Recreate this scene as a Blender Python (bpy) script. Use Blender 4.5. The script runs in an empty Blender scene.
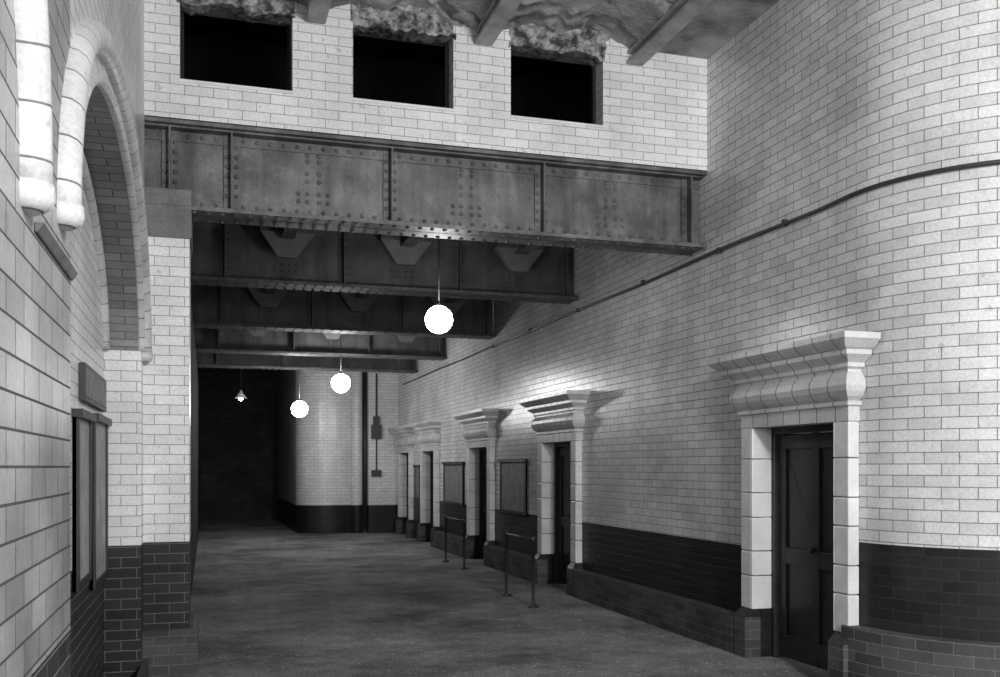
import bpy, math, random
from mathutils import Vector, noise
random.seed(7)
scene=bpy.context.scene
try:
    scene.view_settings.view_transform='Standard'
    scene.view_settings.look='None'
except Exception: pass

# ------------------------------------------------------------------ materials
def nt(name):
    m=bpy.data.materials.new(name); m.use_nodes=True
    t=m.node_tree; b=t.nodes['Principled BSDF']
    return m,t,b
def g(v,a=1.0): return (v,v,v,a)

def grime(t,scale,lo,hi,detail=6,rough=.6,f0=.3,f1=.7,stretch=None):
    tc=t.nodes.new('ShaderNodeNewGeometry')
    n=t.nodes.new('ShaderNodeTexNoise'); n.inputs['Scale'].default_value=scale
    n.inputs['Detail'].default_value=detail; n.inputs['Roughness'].default_value=rough
    src=tc.outputs['Position']
    if stretch:
        mp=t.nodes.new('ShaderNodeMapping'); mp.inputs['Scale'].default_value=stretch
        t.links.new(src,mp.inputs['Vector']); src=mp.outputs['Vector']
    t.links.new(src,n.inputs['Vector'])
    r=t.nodes.new('ShaderNodeMapRange'); r.inputs['From Min'].default_value=f0; r.inputs['From Max'].default_value=f1
    r.inputs['To Min'].default_value=lo; r.inputs['To Max'].default_value=hi
    t.links.new(n.outputs['Fac'],r.inputs['Value'])
    return r.outputs['Result']
def mul(t,col,fac):
    mx=t.nodes.new('ShaderNodeVectorMath'); mx.operation='SCALE'
    t.links.new(col,mx.inputs[0]); t.links.new(fac,mx.inputs['Scale'])
    return mx.outputs[0]

def brick_mat(name,c1,c2,mortar,w=.235,h=.082,ms=.004,rough=.38,bump=.35,glo=.8,ghi=1.05,spec=.4,offset=.5,speck=.82):
    m,t,b=nt(name)
    uv=t.nodes.new('ShaderNodeUVMap'); uv.uv_map='UVMap'
    br=t.nodes.new('ShaderNodeTexBrick'); br.offset=offset
    br.inputs['Scale'].default_value=1
    br.inputs['Brick Width'].default_value=w; br.inputs['Row Height'].default_value=h
    br.inputs['Mortar Size'].default_value=ms; br.inputs['Mortar Smooth'].default_value=.25
    br.inputs['Bias'].default_value=0
    br.inputs['Color1'].default_value=g(c1); br.inputs['Color2'].default_value=g(c2); br.inputs['Mortar'].default_value=g(mortar)
    t.links.new(uv.outputs['UV'],br.inputs['Vector'])
    c=mul(t,br.outputs['Color'],grime(t,1.1,glo,ghi))
    c=mul(t,c,grime(t,2.5,.84,1.04,stretch=(1,1,.25)))
    c=mul(t,c,grime(t,55,speck,1.09,3))
    c=mul(t,c,grime(t,11,.65,1,4,.6,.26,.36))
    t.links.new(c,b.inputs['Base Color'])
    rr=t.nodes.new('ShaderNodeMapRange'); rr.inputs['To Min'].default_value=rough; rr.inputs['To Max'].default_value=.8
    t.links.new(br.outputs['Fac'],rr.inputs['Value']); t.links.new(rr.outputs['Result'],b.inputs['Roughness'])
    inv=t.nodes.new('ShaderNodeMath'); inv.operation='SUBTRACT'; inv.inputs[0].default_value=1
    t.links.new(br.outputs['Fac'],inv.inputs[1])
    n=t.nodes.new('ShaderNodeTexNoise'); n.inputs['Scale'].default_value=9; n.inputs['Detail'].default_value=2
    t.links.new(uv.outputs['UV'],n.inputs['Vector'])
    ad=t.nodes.new('ShaderNodeMath'); ad.operation='MULTIPLY_ADD'; ad.inputs[1].default_value=.6
    t.links.new(n.outputs['Fac'],ad.inputs[0]); t.links.new(inv.outputs[0],ad.inputs[2])
    bp=t.nodes.new('ShaderNodeBump'); bp.inputs['Strength'].default_value=bump; bp.inputs['Distance'].default_value=.006
    t.links.new(ad.outputs[0],bp.inputs['Height']); t.links.new(bp.outputs['Normal'],b.inputs['Normal'])
    b.inputs['Specular IOR Level'].default_value=spec
    return m

def plain_mat(name,v,rough=.5,glo=.8,ghi=1.1,scale=4,bump=.2,bscale=40,metal=0,dist=.004,f0=.3,f1=.7,streak=None,speck=None):
    m,t,b=nt(name)
    rgb=t.nodes.new('ShaderNodeRGB'); rgb.outputs[0].default_value=g(v)
    c=mul(t,rgb.outputs[0],grime(t,scale,glo,ghi,f0=f0,f1=f1))
    if streak: c=mul(t,c,grime(t,6,streak[0],streak[1],stretch=(1,1,.12)))
    if speck: c=mul(t,c,grime(t,45,speck[0],speck[1],4,.8))
    t.links.new(c,b.inputs['Base Color']); b.inputs['Roughness'].default_value=rough; b.inputs['Metallic'].default_value=metal
    geo=t.nodes.new('ShaderNodeNewGeometry')
    n=t.nodes.new('ShaderNodeTexNoise'); n.inputs['Scale'].default_value=bscale; n.inputs['Detail'].default_value=5
    t.links.new(geo.outputs['Position'],n.inputs['Vector'])
    bp=t.nodes.new('ShaderNodeBump'); bp.inputs['Strength'].default_value=bump; bp.inputs['Distance'].default_value=dist
    t.links.new(n.outputs['Fac'],bp.inputs['Height']); t.links.new(bp.outputs['Normal'],b.inputs['Normal'])
    return m

M_TILE=brick_mat('glazed_white_brick',.84,.68,.24,glo=.70,ghi=1.05,rough=.28,spec=.5)
M_TILEB=brick_mat('glazed_white_brick_clean',.90,.80,.32,glo=.84,ghi=1.05,ms=.0035,rough=.32,spec=.5)
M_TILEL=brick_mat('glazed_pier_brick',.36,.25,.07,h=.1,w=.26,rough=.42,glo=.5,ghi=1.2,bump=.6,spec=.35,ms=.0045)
M_SOFFIT=brick_mat('shade_toned_soffit_brick',.30,.18,.08,rough=.45,glo=.6,ghi=1.1)  # shade under the arch put into a darker brick colour
M_DARK=brick_mat('dark_glazed_brick',.04,.022,.14,rough=.35,glo=.7,ghi=1.2,ms=.004,spec=.3)
M_DADO=brick_mat('dark_dado_tile',.026,.016,.036,rough=.4,glo=.6,ghi=1.4,ms=.003,spec=.25)
M_BRICK=brick_mat('rough_plinth_brick',.11,.06,.18,rough=.65,glo=.6,ghi=1.2,bump=.8,spec=.2)
M_SHADEBRICK=brick_mat('shade_toned_brick',.07,.05,.06,rough=.85,glo=.6,ghi=1.2,spec=.1)  # dark base tone carries the shadow of the deep passage
M_ROLL=brick_mat('glazed_roll_tile',.68,.58,.18,w=.16,h=20,rough=.38,glo=.7,ghi=1.05,ms=.0045,offset=0)
M_FRIEZE=brick_mat('glazed_frieze_block',.80,.72,.14,w=.235,h=20,rough=.3,glo=.75,ghi=1.05,ms=.006,offset=0)
M_BLOCK=plain_mat('glazed_white_block',.80,.3,.75,1.05,3,.1,12)
M_STEEL=plain_mat('painted_steel',.135,.5,.32,1.45,3,.5,30,streak=(.4,1.35),speck=(.7,1.25))
M_STEELD=plain_mat('shade_toned_steel',.115,.6,.5,1.2,2.5,.25,30,streak=(.6,1.2))  # base grey set for the shadow under the farther girders, plus streaks
M_PLAST=plain_mat('stained_whitewash',.36,.92,.40,1.15,2.2,.7,26,dist=.02,f0=.36,f1=.62,speck=(.75,1.2))
M_BEAM=plain_mat('whitewashed_beam',.45,.8,.5,1.1,5,.6,20)
M_CRUST=plain_mat('flaking_plaster',.36,.95,.15,1.25,9,1,30,dist=.03,f0=.40,f1=.60,speck=(.7,1.2))
M_STONE=plain_mat('padstone',.17,.8,.6,1.15,5,.5,40,speck=(.75,1.2))
M_HAUNCH=plain_mat('pale_gusset_steel',.16,.7,.7,1.1,5,.3,40)  # slightly paler grey than the joists
M_WOOD=plain_mat('dark_painted_wood',.025,.45,.6,1.3,6,.15,30)
M_BLACK=plain_mat('frame_and_dark_room_black',.012,.9,.8,1.2,3,.1,30)  # sash frames, and the darkness of the room behind painted as black
M_SLAB=plain_mat('dark_concrete',.11,.9,.6,1.2,2,.4,12)  # dark grey with random mottling
M_BOARD=plain_mat('notice_paper',.20,.6,.5,1.4,7,.05,30)
M_PAPER=plain_mat('pale_notice_paper',.36,.6,.6,1.2,7,.05,30)
M_IRON=plain_mat('black_iron',.03,.45,.8,1.2,5,.1,60)
M_FLOOR,t,b=nt('worn_asphalt_paving')
geo=t.nodes.new('ShaderNodeNewGeometry')
rgb=t.nodes.new('ShaderNodeRGB'); rgb.outputs[0].default_value=g(.225)
c=mul(t,rgb.outputs[0],grime(t,.6,.35,1.6,8,.7,.36,.64)); c=mul(t,c,grime(t,5,.5,1.5,12,.85)); c=mul(t,c,grime(t,60,.3,1.7,2)); c=mul(t,c,grime(t,17,1,2.8,3,.5,.64,.72))
t.links.new(c,b.inputs['Base Color']); b.inputs['Roughness'].default_value=.85
n=t.nodes.new('ShaderNodeTexNoise'); n.inputs['Scale'].default_value=18; n.inputs['Detail'].default_value=10; n.inputs['Roughness'].default_value=.7
t.links.new(geo.outputs['Position'],n.inputs['Vector'])
bp=t.nodes.new('ShaderNodeBump'); bp.inputs['Strength'].default_value=1; bp.inputs['Distance'].default_value=.06
t.links.new(n.outputs['Fac'],bp.inputs['Height']); t.links.new(bp.outputs['Normal'],b.inputs['Normal'])
def emis(name,s):
    m,t,b=nt(name); b.inputs['Base Color'].default_value=g(.9)
    b.inputs['Emission Color'].default_value=g(1); b.inputs['Emission Strength'].default_value=s
    return m
M_GLOBE=emis('lit_opal_glass',42)
M_GLOBEF=emis('lit_opal_glass_bright',85)

# ------------------------------------------------------------------ mesh builder
class MB:
    def __init__(s): s.v=[]; s.f=[]; s.m=[]; s.uv=[]; s.mats=[]; s.smooth=[]
    def mi(s,mat):
        if mat not in s.mats: s.mats.append(mat)
        return s.mats.index(mat)
    def face(s,pts,mat,uv=None,smooth=False):
        i=len(s.v); pts=[Vector(p) for p in pts]; s.v+=pts
        s.f.append(list(range(i,i+len(pts)))); s.m.append(s.mi(mat)); s.smooth.append(smooth)
        if uv is None:
            n=Vector((0,0,0))
            for a in range(len(pts)):
                p,q=pts[a],pts[(a+1)%len(pts)]; n+=p.cross(q)
            n=Vector((abs(n.x),abs(n.y),abs(n.z)))
            if n.x>=n.y and n.x>=n.z: uv=[(p.y,p.z) for p in pts]
            elif n.y>=n.z: uv=[(p.x,p.z) for p in pts]
            else: uv=[(p.x,p.y) for p in pts]
            uv=[(a+50,b) for a,b in uv]
        s.uv+=uv
    def box(s,x0,x1,y0,y1,z0,z1,mat):
        s.hexa([(x0,y0,z0),(x1,y0,z0),(x1,y1,z0),(x0,y1,z0)],[(x0,y0,z1),(x1,y0,z1),(x1,y1,z1),(x0,y1,z1)],mat)
    def hexa(s,a,b,mat):
        s.face([a[3],a[2],a[1],a[0]],mat); s.face(b,mat)
        for i in range(4):
            j=(i+1)%4; s.face([a[i],a[j],b[j],b[i]],mat)
    def loft(s,rings,mat,uvs=None,closed=True,cap=True,smooth=True):
        n=len(rings[0])
        for k in range(len(rings)-1):
            for i in range(n if closed else n-1):
                j=(i+1)%n
                uv=None
                if uvs:
                    u0,u1=uvs[k],uvs[k+1]; uv=[(u0,i/n*.3+.5),(u0,(i+1)/n*.3+.5),(u1,(i+1)/n*.3+.5),(u1,i/n*.3+.5)]
                s.face([rings[k][i],rings[k][j],rings[k+1][j],rings[k+1][i]],mat,uv,smooth)
        if cap:
            s.face(list(reversed(rings[0])),mat); s.face(rings[-1],mat)
    def tube(s,pts,r,mat,seg=12,up=(0,0,1)):
        pts=[Vector(p) for p in pts]; rings=[]; us=[]; u=0
        rs=r if isinstance(r,(list,tuple)) else [r]*len(pts)
        for k,p in enumerate(pts):
            tg=(pts[min(k+1,len(pts)-1)]-pts[max(k-1,0)]).normalized()
            a=tg.cross(Vector(up)).normalized(); b2=a.cross(tg)
            if k: u+=(p-pts[k-1]).length
            us.append(u+.0801)
            rings.append([p+(a*math.cos(q*2*math.pi/seg)+b2*math.sin(q*2*math.pi/seg))*rs[k] for q in range(seg)])
        s.loft(rings,mat,us)
    def lathe(s,c,prof,mat,seg=20):
        c=Vector(c); rings=[[c+Vector((r*math.cos(q*2*math.pi/seg),r*math.sin(q*2*math.pi/seg),z)) for q in range(seg)] for r,z in prof]
        s.loft(rings,mat)
    def rivet(s,p,n,r,mat):
        p=Vector(p); n=Vector(n); a=n.orthogonal().normalized(); b2=n.cross(a)
        R=[[p+n*h+(a*math.cos(q*math.pi/3)+b2*math.sin(q*math.pi/3))*rr for q in range(6)] for h,rr in ((0,r),(r*.6,r*.75))]
        s.loft(R,mat,cap=False)
        top=p+n*r*.85
        for q in range(6): s.face([R[1][q],R[1][(q+1)%6],top],mat,None,True)
    def obj(s,name,parent=None,bevel=0):
        me=bpy.data.meshes.new(name); me.from_pydata([tuple(v) for v in s.v],[],s.f)
        for m in s.mats: me.materials.append(m)
        me.polygons.foreach_set('material_index',s.m); me.polygons.foreach_set('use_smooth',s.smooth)
        l=me.uv_layers.new(name='UVMap'); flat=[c for u in s.uv for c in u]; l.data.foreach_set('uv',flat)
        import bmesh
        bm=bmesh.new(); bm.from_mesh(me); bmesh.ops.remove_doubles(bm,verts=bm.verts,dist=.0002)
        if bevel or any(s.smooth): bmesh.ops.recalc_face_normals(bm,faces=bm.faces)
        bm.to_mesh(me); bm.free()
        o=bpy.data.objects.new(name,me); scene.collection.objects.link(o)
        if parent: o.parent=parent
        if bevel:
            md=o.modifiers.new('bevel','BEVEL'); md.width=bevel; md.segments=2; md.limit_method='ANGLE'
        return o
def empty(name,loc=(0,0,0)):
    e=bpy.data.objects.new(name,None); scene.collection.objects.link(e); e.empty_display_size=.2
    return e

XR=4.74; XL=-.5; YG=8.60; HC=6.2
# ------------------------------------------------------------------ floor
m=MB(); m.face([(-3,-6,0),(12,-6,0),(12,36,0),(-3,36,0)],M_FLOOR); m.obj('floor')

# ------------------------------------------------------------------ right wall
doors=[7.01,12.67,16.72,20.85,23.55]; HW=.60; DH=2.05
m=MB(); X2=XR+.35
segs=[]; y=6.3
for d in doors: segs.append((y,d-HW)); y=d+HW
segs.append((y,34))
for a,b2 in segs:
    m.box(XR,X2,a,b2,0,.975,M_DADO); m.box(XR,X2,a,b2,.975,HC,M_TILE)
for d in doors: m.box(XR,X2,d-HW,d+HW,DH,HC,M_TILE)
R=1.25; N=28; zs=[(0,1.13,M_DADO),(1.13,HC,M_TILE)]
def arc(i,N=N,off=0):
    a=i/N*math.pi/2; return (XR+R-(R+off)*math.cos(a),6.3-(R+off)*math.sin(a)-.0006)
for i in range(N):
    p,q=arc(i),arc(i+1); u0=50+6.3-i/N*R*math.pi/2; u1=50+6.3-(i+1)/N*R*math.pi/2
    for z0,z1,mt in zs:
        m.face([(p[0],p[1],z0),(q[0],q[1],z0),(q[0],q[1],z1),(p[0],p[1],z1)],mt,[(u0,z0),(u1,z0),(u1,z1),(u0,z1)],True)
for z0,z1,mt in zs: m.box(XR+R+.0006,12,6.3-R,6.3-R+.35,z0,z1,mt)
m.obj('wall_right')
m=MB()
py=[(doors[0]+.82,doors[1]-.82),(doors[1]+.82,doors[2]-.82),(doors[2]+.82,doors[3]-.82)]
for a,b2 in py: m.box(XR-.16,XR-.002,a,b2,0,.35,M_BRICK)
for i in range(N):
    p,q=arc(i),arc(i+1); P,Q=arc(i,off=.12),arc(i+1,off=.12); u0=56.3-i/N*2; u1=56.3-(i+1)/N*2
    m.face([(P[0],P[1],0),(Q[0],Q[1],0),(Q[0],Q[1],.5),(P[0],P[1],.5)],M_BRICK,[(u0,0),(u1,0),(u1,.5),(u0,.5)])
    m.face([(P[0],P[1],.5),(Q[0],Q[1],.5),(q[0],q[1],.5),(p[0],p[1],.5)],M_BRICK)
m.face([(XR-.12,6.3,0),(XR,6.3,0),(XR,6.3,.5),(XR-.12,6.3,.5)],M_BRICK)
m.obj('baseboard_right')

# conduit
m=MB(); pts=[(XR-.024,y,3.78+.012*math.sin(y*1.7)) for y in [24,22,20,18,16,14,12.5,11,10,9.2,8.4,7.8,7.1,6.7]]
for i in range(0,N+1,2):
    p=arc(i,off=.024); pts.append((p[0],p[1],3.78))
m.tube(pts,.017,M_IRON,8)
for y in (7.2,8.3,10,12,14,16): m.box(XR-.045,XR-.002,y-.015,y+.015,3.755,3.81,M_IRON)
m.obj('wall_conduit')

# ------------------------------------------------------------------ doors
PROF=[(0,.10,2.05),(0,.10,2.16),(.025,.125,2.17),(.025,.125,2.20),(0,.10,2.205),(.04,.14,2.235),(.065,.165,2.275),(.075,.175,2.32),(.065,.165,2.365),(.04,.14,2.405),(.02,.12,2.42),
      (.02,.12,2.44),(.06,.15,2.455),(.06,.15,2.485),(.11,.19,2.52),(.14,.22,2.54),(.14,.22,2.575),(.17,.25,2.585),(.21,.29,2.62),(.24,.31,2.645),(.24,.31,2.69)]
for k,d in enumerate(doors):
    e=empty(f'door_{k+1}')
    ya,yb=d-.77,d+.77
    m=MB(); rings=[]
    for o,p,z in PROF:
        rings.append([(XR,ya-o,z),(XR-p,ya-o,z),(XR-p,yb+o,z),(XR,yb+o,z)])
    for i in range(len(rings)-1):
        A,B=rings[i],rings[i+1]; z0,z1=PROF[i][2],PROF[i+1][2]
        for j in range(3):
            if j==1: uv=[(A[1][1]*1+50,z0),(A[2][1]+50,z0),(B[2][1]+50,z1),(B[1][1]+50,z1)]
            else: uv=[(.05,z0),(.1,z0),(.1,z1),(.05,z1)]
            m.face([A[j],A[j+1],B[j+1],B[j]],M_FRIEZE,uv)
    m.face(rings[-1],M_BLOCK)
    m.face([(XR,ya,2.05),(XR,yb,2.05),(XR-.1,yb,2.05),(XR-.1,ya,2.05)],M_BLOCK)
    m.obj('entablature',e)
    m=MB()
    for (a,b2,s) in ((ya,ya+.17,1),(yb-.17,yb,-1)):
        z=.43; hs=[.30,.22]; q=0
        while z<2.04:
            h=hs[q%2]; z1=min(z+h,2.05)
            if 2.05-z1<.08: z1=2.05
            m.box(XR-.10,XR-.002,a,b2,z+.003,z1-.003,M_BLOCK)
            if s>0: m.box(XR-.10,XR+.10,b2+.001,b2+.02,z+.003,z1-.003,M_BLOCK)
            else: m.box(XR-.10,XR+.10,a-.02,a-.001,z+.003,z1-.003,M_BLOCK)
            z=z1; q+=1
    m.obj('jambs',e,bevel=.01)
    m=MB()
    for (a,b2) in ((ya-.02,ya+.17),(yb-.17,yb+.02)):
        m.box(XR-.16,XR-.002,a,b2,0,.36,M_BRICK)
        m.hexa([(XR-.16,a,.36),(XR-.002,a,.36),(XR-.002,b2,.36),(XR-.16,b2,.36)],[(XR-.105,a+.02,.43),(XR-.002,a+.02,.43),(XR-.002,b2-.02,.43),(XR-.105,b2-.02,.43)],M_DADO)
    m.obj('base_blocks',e)
    m=MB(); x0=XR+.10; x1=XR+.17
    m.box(x0,x1,d-HW,d-HW+.06,0,DH,M_WOOD); m.box(x0,x1,d+HW-.06,d+HW,0,DH,M_WOOD); m.box(x0,x1,d-HW+.06,d+HW-.06,DH-.06,DH,M_WOOD)
    m.obj('frame',e,bevel=.006)
    m=MB(); a,b2=d-HW+.06,d+HW-.06; mid=d
    m.box(XR+.17,XR+.2,a,b2,.02,DH-.06,M_WOOD)
    for yy in (a,mid-.05,b2-.1): m.box(XR+.145,XR+.17,yy,yy+.1,.02,DH-.06,M_WOOD)
    for zz,h in ((.02,.2),(.85,.14),(1.86,.12)): 
        m.box(XR+.147,XR+.17,a+.1,mid-.05,zz,zz+h,M_WOOD); m.box(XR+.147,XR+.17,mid+.05,b2-.1,zz,zz+h,M_WOOD)
    m.lathe((XR+.12,mid+.02,1.0),[(.005,-.03),(.025,-.015),(.03,0),(.025,.015),(.005,.03)],M_IRON,10)
    m.obj('leaf',e,bevel=.005)

# ------------------------------------------------------------------ notice boards
def board(name,xw,sgn,y0,y1,z0,z1,mat):
    xw=xw+.004*sgn
    m=MB(); t_=.035*sgn
    xa,xb=sorted((xw,xw+t_)); m.box(*sorted((xw,xw+.02*sgn)),y0,y1,z0,z1,mat)
    f=.05
    m.box(xa,xb,y0,y0+f,z0,z1,M_WOOD); m.box(xa,xb,y1-f,y1,z0,z1,M_WOOD)
    m.box(xa,xb,y0+f,y1-f,z0,z0+f,M_WOOD); m.box(*sorted((xw,xw+.06*sgn)),y0-.03,y1+.03,z1,z1+f,M_WOOD)
    return m.obj(name)
board('notice_board',XR,-1,14.2,15.55,.95,1.78,M_BOARD)
board('notice_board',XR,-1,18.0,19.6,.95,1.75,M_BOARD)
board('notice_board',XR,-1,21.95,22.55,.95,1.7,M_BOARD)

# ------------------------------------------------------------------ left wall with arch
CY,A,ZS,B=6.10,2.08,2.62,1.08; HD=1.08; XB=-.775
m=MB()
def wl(y0,y1,z0,z1,mt): m.face([(XL,y0,z0),(XL,y1,z0),(XL,y1,z1),(XL,y0,z1)],mt)
wl(-6,CY-A,0,HD,M_DARK); wl(-6,CY-A,HD,HC,M_TILEL)
wl(CY+A,8.47,0,HD,M_DARK); wl(CY+A,8.47,HD,HC,M_TILEB); wl(8.47,YG,3.9,HC,M_TILEB)
n_=48
for i in range(n_):
    t0=math.pi*(1-i/n_); t1=math.pi*(1-(i+1)/n_)
    y0,z0=CY+A*math.cos(t0),ZS+B*math.sin(t0); y1,z1=CY+A*math.cos(t1),ZS+B*math.sin(t1)
    m.face([(XL,y0,z0),(XL,y1,z1),(XL,y1,HC),(XL,y0,HC)],M_TILE)
    u0,u1=i*.1,(i+1)*.1
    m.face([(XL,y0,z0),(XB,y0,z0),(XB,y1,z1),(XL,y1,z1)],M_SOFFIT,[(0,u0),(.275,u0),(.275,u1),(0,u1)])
for yy in (CY-A,CY+A):
    for z0,z1,mt in ((0,HD,M_DARK),(HD,ZS,M_TILEB)):
        m.face([(XL,yy,z0),(XB,yy,z0),(XB,yy,z1),(XL,yy,z1)],mt)
m.box(XB-.1,XB,3.9,8.4,0,HD,M_DARK); m.box(XB-.1,XB,3.9,8.4,HD,4.0,M_TILEB)
m.obj('wall_left')
m=MB()
def ell(a,b,x,c=CY,zs=ZS,n=60):
    return [(x,c-a*math.cos(math.pi*i/n),zs+b*math.sin(math.pi*i/n)) for i in range(n+1)]
m.tube(ell(2.31,1.26,XL,c=6.06),.072,M_ROLL,14,up=(1,0,0))
m.tube(ell(2.10,1.10,XL),.03,M_ROLL,10,up=(1,0,0))
m.tube(ell(2.03,1.03,XB+.01),.04,M_ROLL,10,up=(1,0,0))
m.tube(ell(2.25,1.7,XL,c=.80,zs=2.5),.075,M_ROLL,14,up=(1,0,0))
for yc,zc in ((3.75,ZS),(3.05,2.5),(8.37,ZS)):
    m.tube([(XL,yc,zc+.01),(XL,yc,zc-.03),(XL,yc,zc-.055),(XL,yc,zc-.07)],[.08,.082,.07,.045],M_ROLL,14,up=(1,0,0))
m.obj('arch_moulding')
m=MB()
a=[(XL+.001,3.2,2.41),(XL+.010,3.2,2.41),(XL+.010,4.01,2.41),(XL+.001,4.01,2.41)]; b_=[(XL+.001,3.2,2.44),(XL+.03,3.2,2.44),(XL+.03,4.01,2.44),(XL+.001,4.01,2.44)]
m.hexa(a,b_,M_STONE); m.obj('trim_1',bevel=.004)
board('framed_notice_board',XB,1,6.3,7.0,.95,2.0,M_PAPER); board('framed_notice_board',XB,1,7.2,8.1,.85,2.02,M_PAPER)
m=MB(); m.box(XB+.004,XB+.04,6.6,7.95,2.12,2.36,M_WOOD); m.box(XB+.04,XB+.045,6.65,7.9,2.15,2.33,M_BOARD); m.obj('enamel_sign')

# ------------------------------------------------------------------ left pillar & passage wall
PY=8.47
m=MB()
m.box(XL,-.14,PY,9.15,0,HD,M_DARK); m.box(XL,-.14,PY,9.15,HD,3.60,M_TILEB)
m.box(XL+.002,-.125,PY-.02,9.15,3.60,3.865,M_STONE)
m.obj('tiled_pillar')
m=MB(); m.box(XL+.002,-.125,PY-.02,8.555,3.867,4.0,M_STONE); m.obj('padstone')
m=MB(); m.box(XL,-.07,8.35,9.3,0,.30,M_BRICK); m.hexa([(XL,8.35,.3),(-.07,8.35,.3),(-.07,9.3,.3),(XL,9.3,.3)],[(XL,8.42,.36),(-.11,8.42,.36),(-.11,9.3,.36),(XL,9.3,.36)],M_BRICK)
m.box(XL,XL+.05,3,8.35,0,.14,M_BRICK)
m.obj('baseboard_left')
m=MB(); m.box(-.6,-.2,9.15,34,0,3.865,M_SHADEBRICK); m.box(-1.0,-.57,8.65,34,3.865,6.6,M_SHADEBRICK); m.obj('wall_passage_left')

# ------------------------------------------------------------------ girders
CL=[.93,2.38,3.87]; ST=[-.31,.21,1.64,3.13,4.6]
def girder(y0,mat,rr=.018,sp=.115,zb=3.93,zt=4.70,k=1.0):
    m=MB(); xa,xb=-.55,XR-.01; yw=y0+.15
    m.box(xa,xb,yw,yw+.02,zb,zt,mat)
    m.box(xa,xb,y0-.03,y0+.36,zt-.03,zt,mat); m.box(xa,xb,y0-.03,y0+.36,zb,zb+.035,mat)
    m.box(xa,xb,yw-.014,yw,zt-.13,zt-.03,mat); m.box(xa,xb,yw-.014,yw,zb+.035,zb+.14,mat)
    m.box(xa,xb,yw-.12,yw,zt-.045,zt-.03,mat); m.box(xa,xb,yw-.12,yw,zb+.035,zb+.05,mat)
    x=xa+.05
    while x<xb-.03:
        m.rivet((x,yw-.014,zt-.085),(0,-1,0),rr,mat); m.rivet((x,yw-.014,zb+.095),(0,-1,0),rr,mat)
        m.rivet((x+.05,y0+.02,zb),(0,0,-1),rr,mat); m.rivet((x+.05,y0+.30,zb),(0,0,-1),rr,mat)
        m.rivet((x+.05,y0+.02,zb+.035),(0,0,1),rr,mat)
        x+=sp
    for s in ST:
        s=s*k if s<4.5 else s
        m.box(s-.065,s+.065,yw-.026,yw-.012,zb+.05,zt-.045,mat)
        m.box(s-.008,s+.008,yw-.12,yw-.026,zb+.05,zt-.045,mat)
        z=zb+.18
        while z<zt-.14:
            for dx in (-.04,.04): m.rivet((s+dx,yw-.026,z),(0,-1,0),rr,mat)
            z+=.085
    for c in CL:
        c*=k
        for dx in (-.05,.05):
            for z in (.19,.26,.37,.44,.55,.60): m.rivet((c+dx,yw,zb+z),(0,-1,0),rr*1.05,mat)
        for z in (.19,.26):
            for dx in (-.13,.13): m.rivet((c+dx,yw,zb+z),(0,-1,0),rr,mat)
    return m.obj('riveted_steel_girder')
GY=[8.60,12.05,15.9,19.4,22.3]
for i,y in enumerate(GY):
    if i==0: girder(y,M_STEEL,rr=.021,zb=3.87,zt=4.62,k=.975)
    else: girder(y,M_STEELD,sp=.115 if i<2 else .15)
for k in range(len(GY)-1):
    y0,y1=GY[k]+.37,GY[k+1]-.035
    for c in CL:
        m=MB(); yb=y1
        m.box(c-.008,c+.008,y0,yb-.15,4.46,4.69,M_STEELD); m.box(c-.08,c+.08,y0,yb-.15,4.44,4.462,M_STEELD)
        for dx in (-.06,.06):
            y=y0+.1
            while y<y1-.5: m.rivet((c+dx,y,4.44),(0,0,-1),.016,M_STEELD); y+=.16
        m.obj('steel_joist')
        m=MB()
        m.hexa([(c-.11,yb-.06,4.24),(c+.11,yb-.06,4.24),(c+.11,yb,4.24),(c-.11,yb,4.24)],[(c-.32,yb-.14,4.52),(c+.32,yb-.14,4.52),(c+.32,yb,4.52),(c-.32,yb,4.52)],M_HAUNCH)
        m.box(c-.32,c+.32,yb-.14,yb,4.52,4.69,M_STEELD)
        m.obj('gusset_bracket')
m=MB(); m.box(-.56,XR-.002,8.98,34,4.705,4.85,M_SLAB); m.obj('ceiling_passage')

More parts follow.
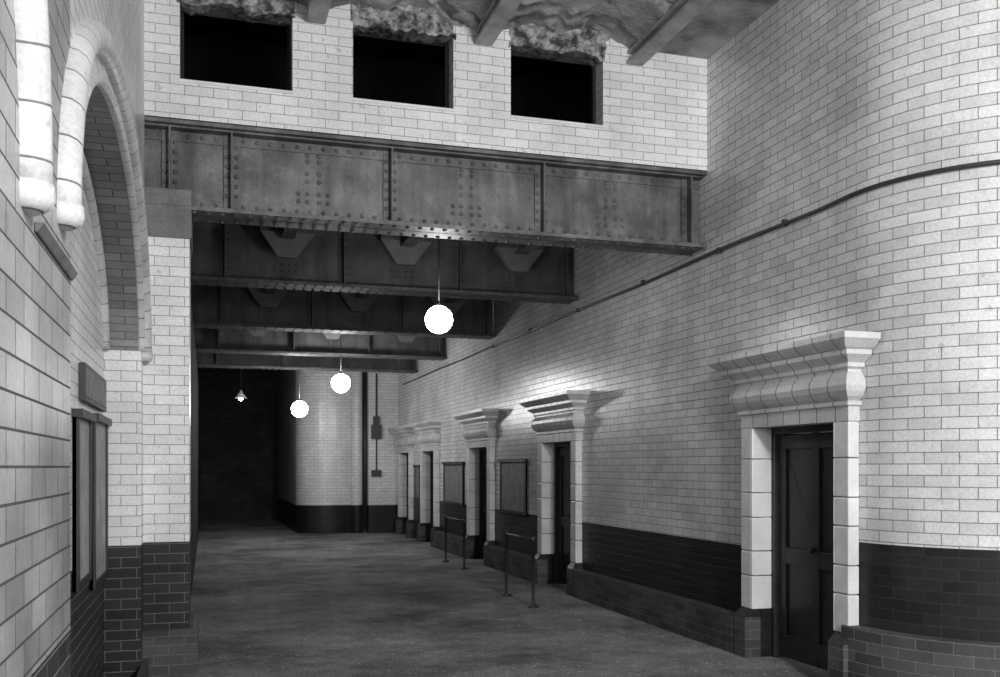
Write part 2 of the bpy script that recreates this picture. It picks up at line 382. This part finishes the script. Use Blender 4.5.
# ------------------------------------------------------------------ upper wall with window openings
m=MB(); W=[(-.226*.97,.734*.97),(1.275*.97,2.22*.97),(2.785*.97,3.74*.97)]; y0,y1=YG-.02,YG+.26; zb=4.635; zsill=4.96; zt=HC; ZH=5.61
m.box(-.56,XR-.001,y0,y1,zb,zsill,M_TILEB)
prev=-.56
for a,b2 in W:
    m.box(prev,a,y0,y1,zsill,zt,M_TILEB); prev=b2
    m.box(a,b2,y0+.05,y1,ZH+.04,zt,M_STONE)
m.box(prev,XR-.001,y0,y1,zsill,zt,M_TILEB)
m.obj('wall_upper')
for k,(a,b2) in enumerate(W):
    e=empty(f'window_{k+1}')
    m=MB(); nx,nz=60,16
    def P(i,j):
        x=a-.03+(b2-a+.06)*i/nx
        top=5.92
        ragged=noise.noise(Vector((x*4,k*5.,0)))*.06+noise.noise(Vector((x*19,k*5.,3)))*.025
        bot=ZH+ragged+.0
        z=bot+(top-bot)*j/nz
        dpt=.02+.07*noise.noise(Vector((x*4,z*14,k)))+.03*noise.noise(Vector((x*20,z*34,k)))
        if i in(0,nx): dpt=-.03
        return (x,y0-dpt,z)
    for i in range(nx):
        for j in range(nz): m.face([P(i,j),P(i+1,j),P(i+1,j+1),P(i,j+1)],M_CRUST,None,True)
    for i in range(nx):
        p,q=P(i,0),P(i+1,0); m.face([p,q,(q[0],y0+.2,q[2]+.03),(p[0],y0+.2,p[2]+.03)],M_CRUST)
    m.obj('broken_plaster_head',e)
    m=MB(); yy=y0+.18
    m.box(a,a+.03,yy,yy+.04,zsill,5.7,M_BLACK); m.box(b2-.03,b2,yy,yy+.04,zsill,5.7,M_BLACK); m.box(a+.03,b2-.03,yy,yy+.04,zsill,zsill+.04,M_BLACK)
    m.obj('frame',e)
    m=MB(); m.box(a-.01,b2+.01,y0-.012,y1-.02,zsill-.02,zsill+.006,M_BLOCK); m.obj('sill',e)
m=MB(); m.box(-1,X2,11.5,11.6,4.85,6.8,M_BLACK); m.box(-1.1,-.95,y1,11.5,4.85,6.8,M_BLACK); m.box(X2-.2,X2,y1,11.5,4.85,6.8,M_BLACK)  # closed black box added behind the openings so they stay dark
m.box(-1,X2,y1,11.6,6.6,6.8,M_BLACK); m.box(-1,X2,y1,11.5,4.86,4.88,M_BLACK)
m.obj('wall_upper_room')

# ------------------------------------------------------------------ ceiling jack arches with sagging, broken render
BX=[-.62,.91,2.43,3.95]
m=MB()
for kk,(a,b2) in enumerate(zip(BX[:-1],BX[1:])):
    n=44; ny=200
    def Q(i,j):
        s=i/n*2-1; x=a+(b2-a)*i/n; y=-6+(YG+6)*(1-(1-j/ny)**1.9)
        z=5.68+.18*(1-s*s)
        v=noise.noise(Vector((x*1.8+3,y*1.8,1))); w_=noise.noise(Vector((x*8,y*8,4)))
        z+=.006*w_
        if v+.35*w_>.15: z+=.04
        if y>7.7:
            e_=noise.noise(Vector((x*3,kk,2)))+.5*noise.noise(Vector((x*14,kk,5)))+.4*noise.noise(Vector((x*9,y*9,5)))
            z-= .13*(y-7.7)*max(0,.25+e_)*(1-s*s)
        return (x,y,z)
    for i in range(n):
        for j in range(ny): m.face([Q(i,j),Q(i+1,j),Q(i+1,j+1),Q(i,j+1)],M_PLAST,None,True)
m.box(BX[-1],12,-6,YG-.03,5.74,5.85,M_PLAST)
m.box(-.6,12,-6,YG+.2,6.18,6.3,M_PLAST)
m.obj('ceiling')
for x in BX[1:]:
    m=MB(); m.box(x-.085,x+.085,-6,YG-.04,5.58,5.61,M_BEAM); m.box(x-.02,x+.02,-6,YG-.04,5.61,5.85,M_BEAM); m.box(x-.075,x+.075,-6,YG-.04,5.68,5.71,M_BEAM)
    m.obj('ceiling_beam',bevel=.006)

# ------------------------------------------------------------------ far wall
m=MB(); YF=25.0
x0=2.2; r=.7
prof=[(x0,32.)]+[(x0+r-r*math.cos(a),YF+r-r*math.sin(a)) for a in [i/14*math.pi/2 for i in range(15)]]+[(3.55,YF)]
u=50
for i in range(len(prof)-1):
    p,q=prof[i],prof[i+1]; l=math.hypot(q[0]-p[0],q[1]-p[1])
    for z0,z1,mt in ((0,.72,M_DADO),(.72,4.7,M_TILEB)):
        m.face([(p[0],p[1],z0),(q[0],q[1],z0),(q[0],q[1],z1),(p[0],p[1],z1)],mt,[(u,z0),(u+l,z0),(u+l,z1),(u,z1)],True)
    u+=l
for i in range(12):
    a0,a1=math.pi*i/12,math.pi*(i+1)/12
    p=(3.70-.15*math.cos(a0),YF-.15*math.sin(a0)); q=(3.70-.15*math.cos(a1),YF-.15*math.sin(a1))
    for z0,z1,mt in ((0,.72,M_DADO),(.72,4.7,M_TILEB)):
        m.face([(p[0],p[1],z0),(q[0],q[1],z0),(q[0],q[1],z1),(p[0],p[1],z1)],mt,[(50+i*.04,z0),(50.04+i*.04,z0),(50.04+i*.04,z1),(50+i*.04,z1)],True)
for z0,z1,mt in ((0,.72,M_DADO),(.72,4.7,M_TILEB)): m.box(3.97,XR-.002,YF-.25,YF+.2,z0,z1,mt)
m.box(3.8,4.0,YF+.02,YF+.2,0,4.7,M_SHADEBRICK)
m.tube([(3.91,YF-.04,.1),(3.91,YF-.04,2),(3.91,YF-.04,4.1)],.04,M_IRON,10,up=(1,0,0))
m.obj('wall_far')
m=MB(); m.box(-.56,2.2,32,32.2,0,4.7,M_SHADEBRICK); m.obj('wall_passage_end')
m=MB(); x,y=4.16,YF-.36
m.box(x-.13,x+.13,y,y+.1,2.42,2.78,M_IRON); m.box(x-.08,x+.08,y+.02,y+.1,2.78,3.0,M_IRON)
m.tube([(x,y+.06,4.1),(x,y+.06,2.9)],.02,M_IRON,8,up=(1,0,0)); m.tube([(x,y+.06,2.45),(x,y+.06,2.0),(x,y+.06,1.6)],.016,M_IRON,8,up=(1,0,0))
m.box(x-.13,x+.13,y+.03,y+.09,1.46,1.62,M_IRON)
m.obj('electrical_switch_box')

# ------------------------------------------------------------------ barriers
def barrier(x,ya,yb,h):
    m=MB(); 
    for yy in (ya,yb): m.lathe((x,yy,0),[(.07,0),(.07,.015),(.025,.03),(.02,.06),(.02,h-.03),(.03,h-.03),(.03,h+.02),(.012,h+.04)],M_IRON,12)
    m.tube([(x,ya,h),(x,yb,h)],.016,M_IRON,8)
    m.obj('iron_barrier_rail')
barrier(3.78,11.1,12.2,.82); barrier(4.1,15.6,16.9,.8)

# ------------------------------------------------------------------ pendant lamps
def lamp(x,y,z,r,top,mg):
    e=empty('pendant_globe_lamp')
    m=MB(); prof=[(max(.002,r*math.sin(a)),-r*math.cos(a)) for a in [i/14*math.pi for i in range(15)]]
    m.lathe((x,y,z),prof,mg,24); m.obj('globe',e)
    m=MB(); m.lathe((x,y,z+r*.97),[(.03,-.005),(.034,.01),(.025,.03),(.012,.045)],M_IRON,14)
    m.tube([(x,y,z+r+.03),(x,y,top)],.007,M_IRON,6,up=(1,0,0)); m.lathe((x,y,top-.05),[(.02,0),(.05,.03),(.055,.05)],M_BLOCK,14); m.obj('gallery_and_cord',e)
lamp(2.41,10.25,3.3,.15,4.42,M_GLOBE); lamp(2.45,18.6,3.3,.18,4.42,M_GLOBEF); lamp(1.97,21.9,2.99,.18,4.7,M_GLOBEF)
e=empty('shaded_pendant_lamp')
m=MB(); m.lathe((.81,25,3.42),[(.15,0),(.04,.14),(.03,.2)],M_BLOCK,16); m.tube([(.81,25,3.6),(.81,25,4.7)],.008,M_IRON,6,up=(1,0,0)); m.obj('shade',e)
m=MB(); m.lathe((.81,25,3.40),[(.01,-.05),(.05,-.02),(.05,.03),(.02,.07)],M_GLOBE,12); m.obj('bulb',e)

# ------------------------------------------------------------------ lights
def point(loc,p,r,name='offcamera_light'):  # unseen point lights added behind the camera to brighten the walls
    l=bpy.data.lights.new(name,'POINT'); l.energy=p; l.shadow_soft_size=r
    o=bpy.data.objects.new(name,l); o.location=loc; scene.collection.objects.link(o)
point((3.0,-1.5,4.4),1800,.4)
point((3.0,-.5,2.6),320,.4)
w=bpy.data.worlds.new('World'); scene.world=w; w.use_nodes=True
w.node_tree.nodes['Background'].inputs[0].default_value=g(1); w.node_tree.nodes['Background'].inputs[1].default_value=.7

# ------------------------------------------------------------------ camera
cd=bpy.data.cameras.new('camera'); cam=bpy.data.objects.new('camera',cd); scene.collection.objects.link(cam)
cam.location=(0,0,1.7); cam.rotation_euler=(math.radians(90),0,math.radians(-16.84))
cd.sensor_width=36; cd.lens=34.85; cd.shift_y=.1285; cd.clip_start=.05
scene.camera=cam
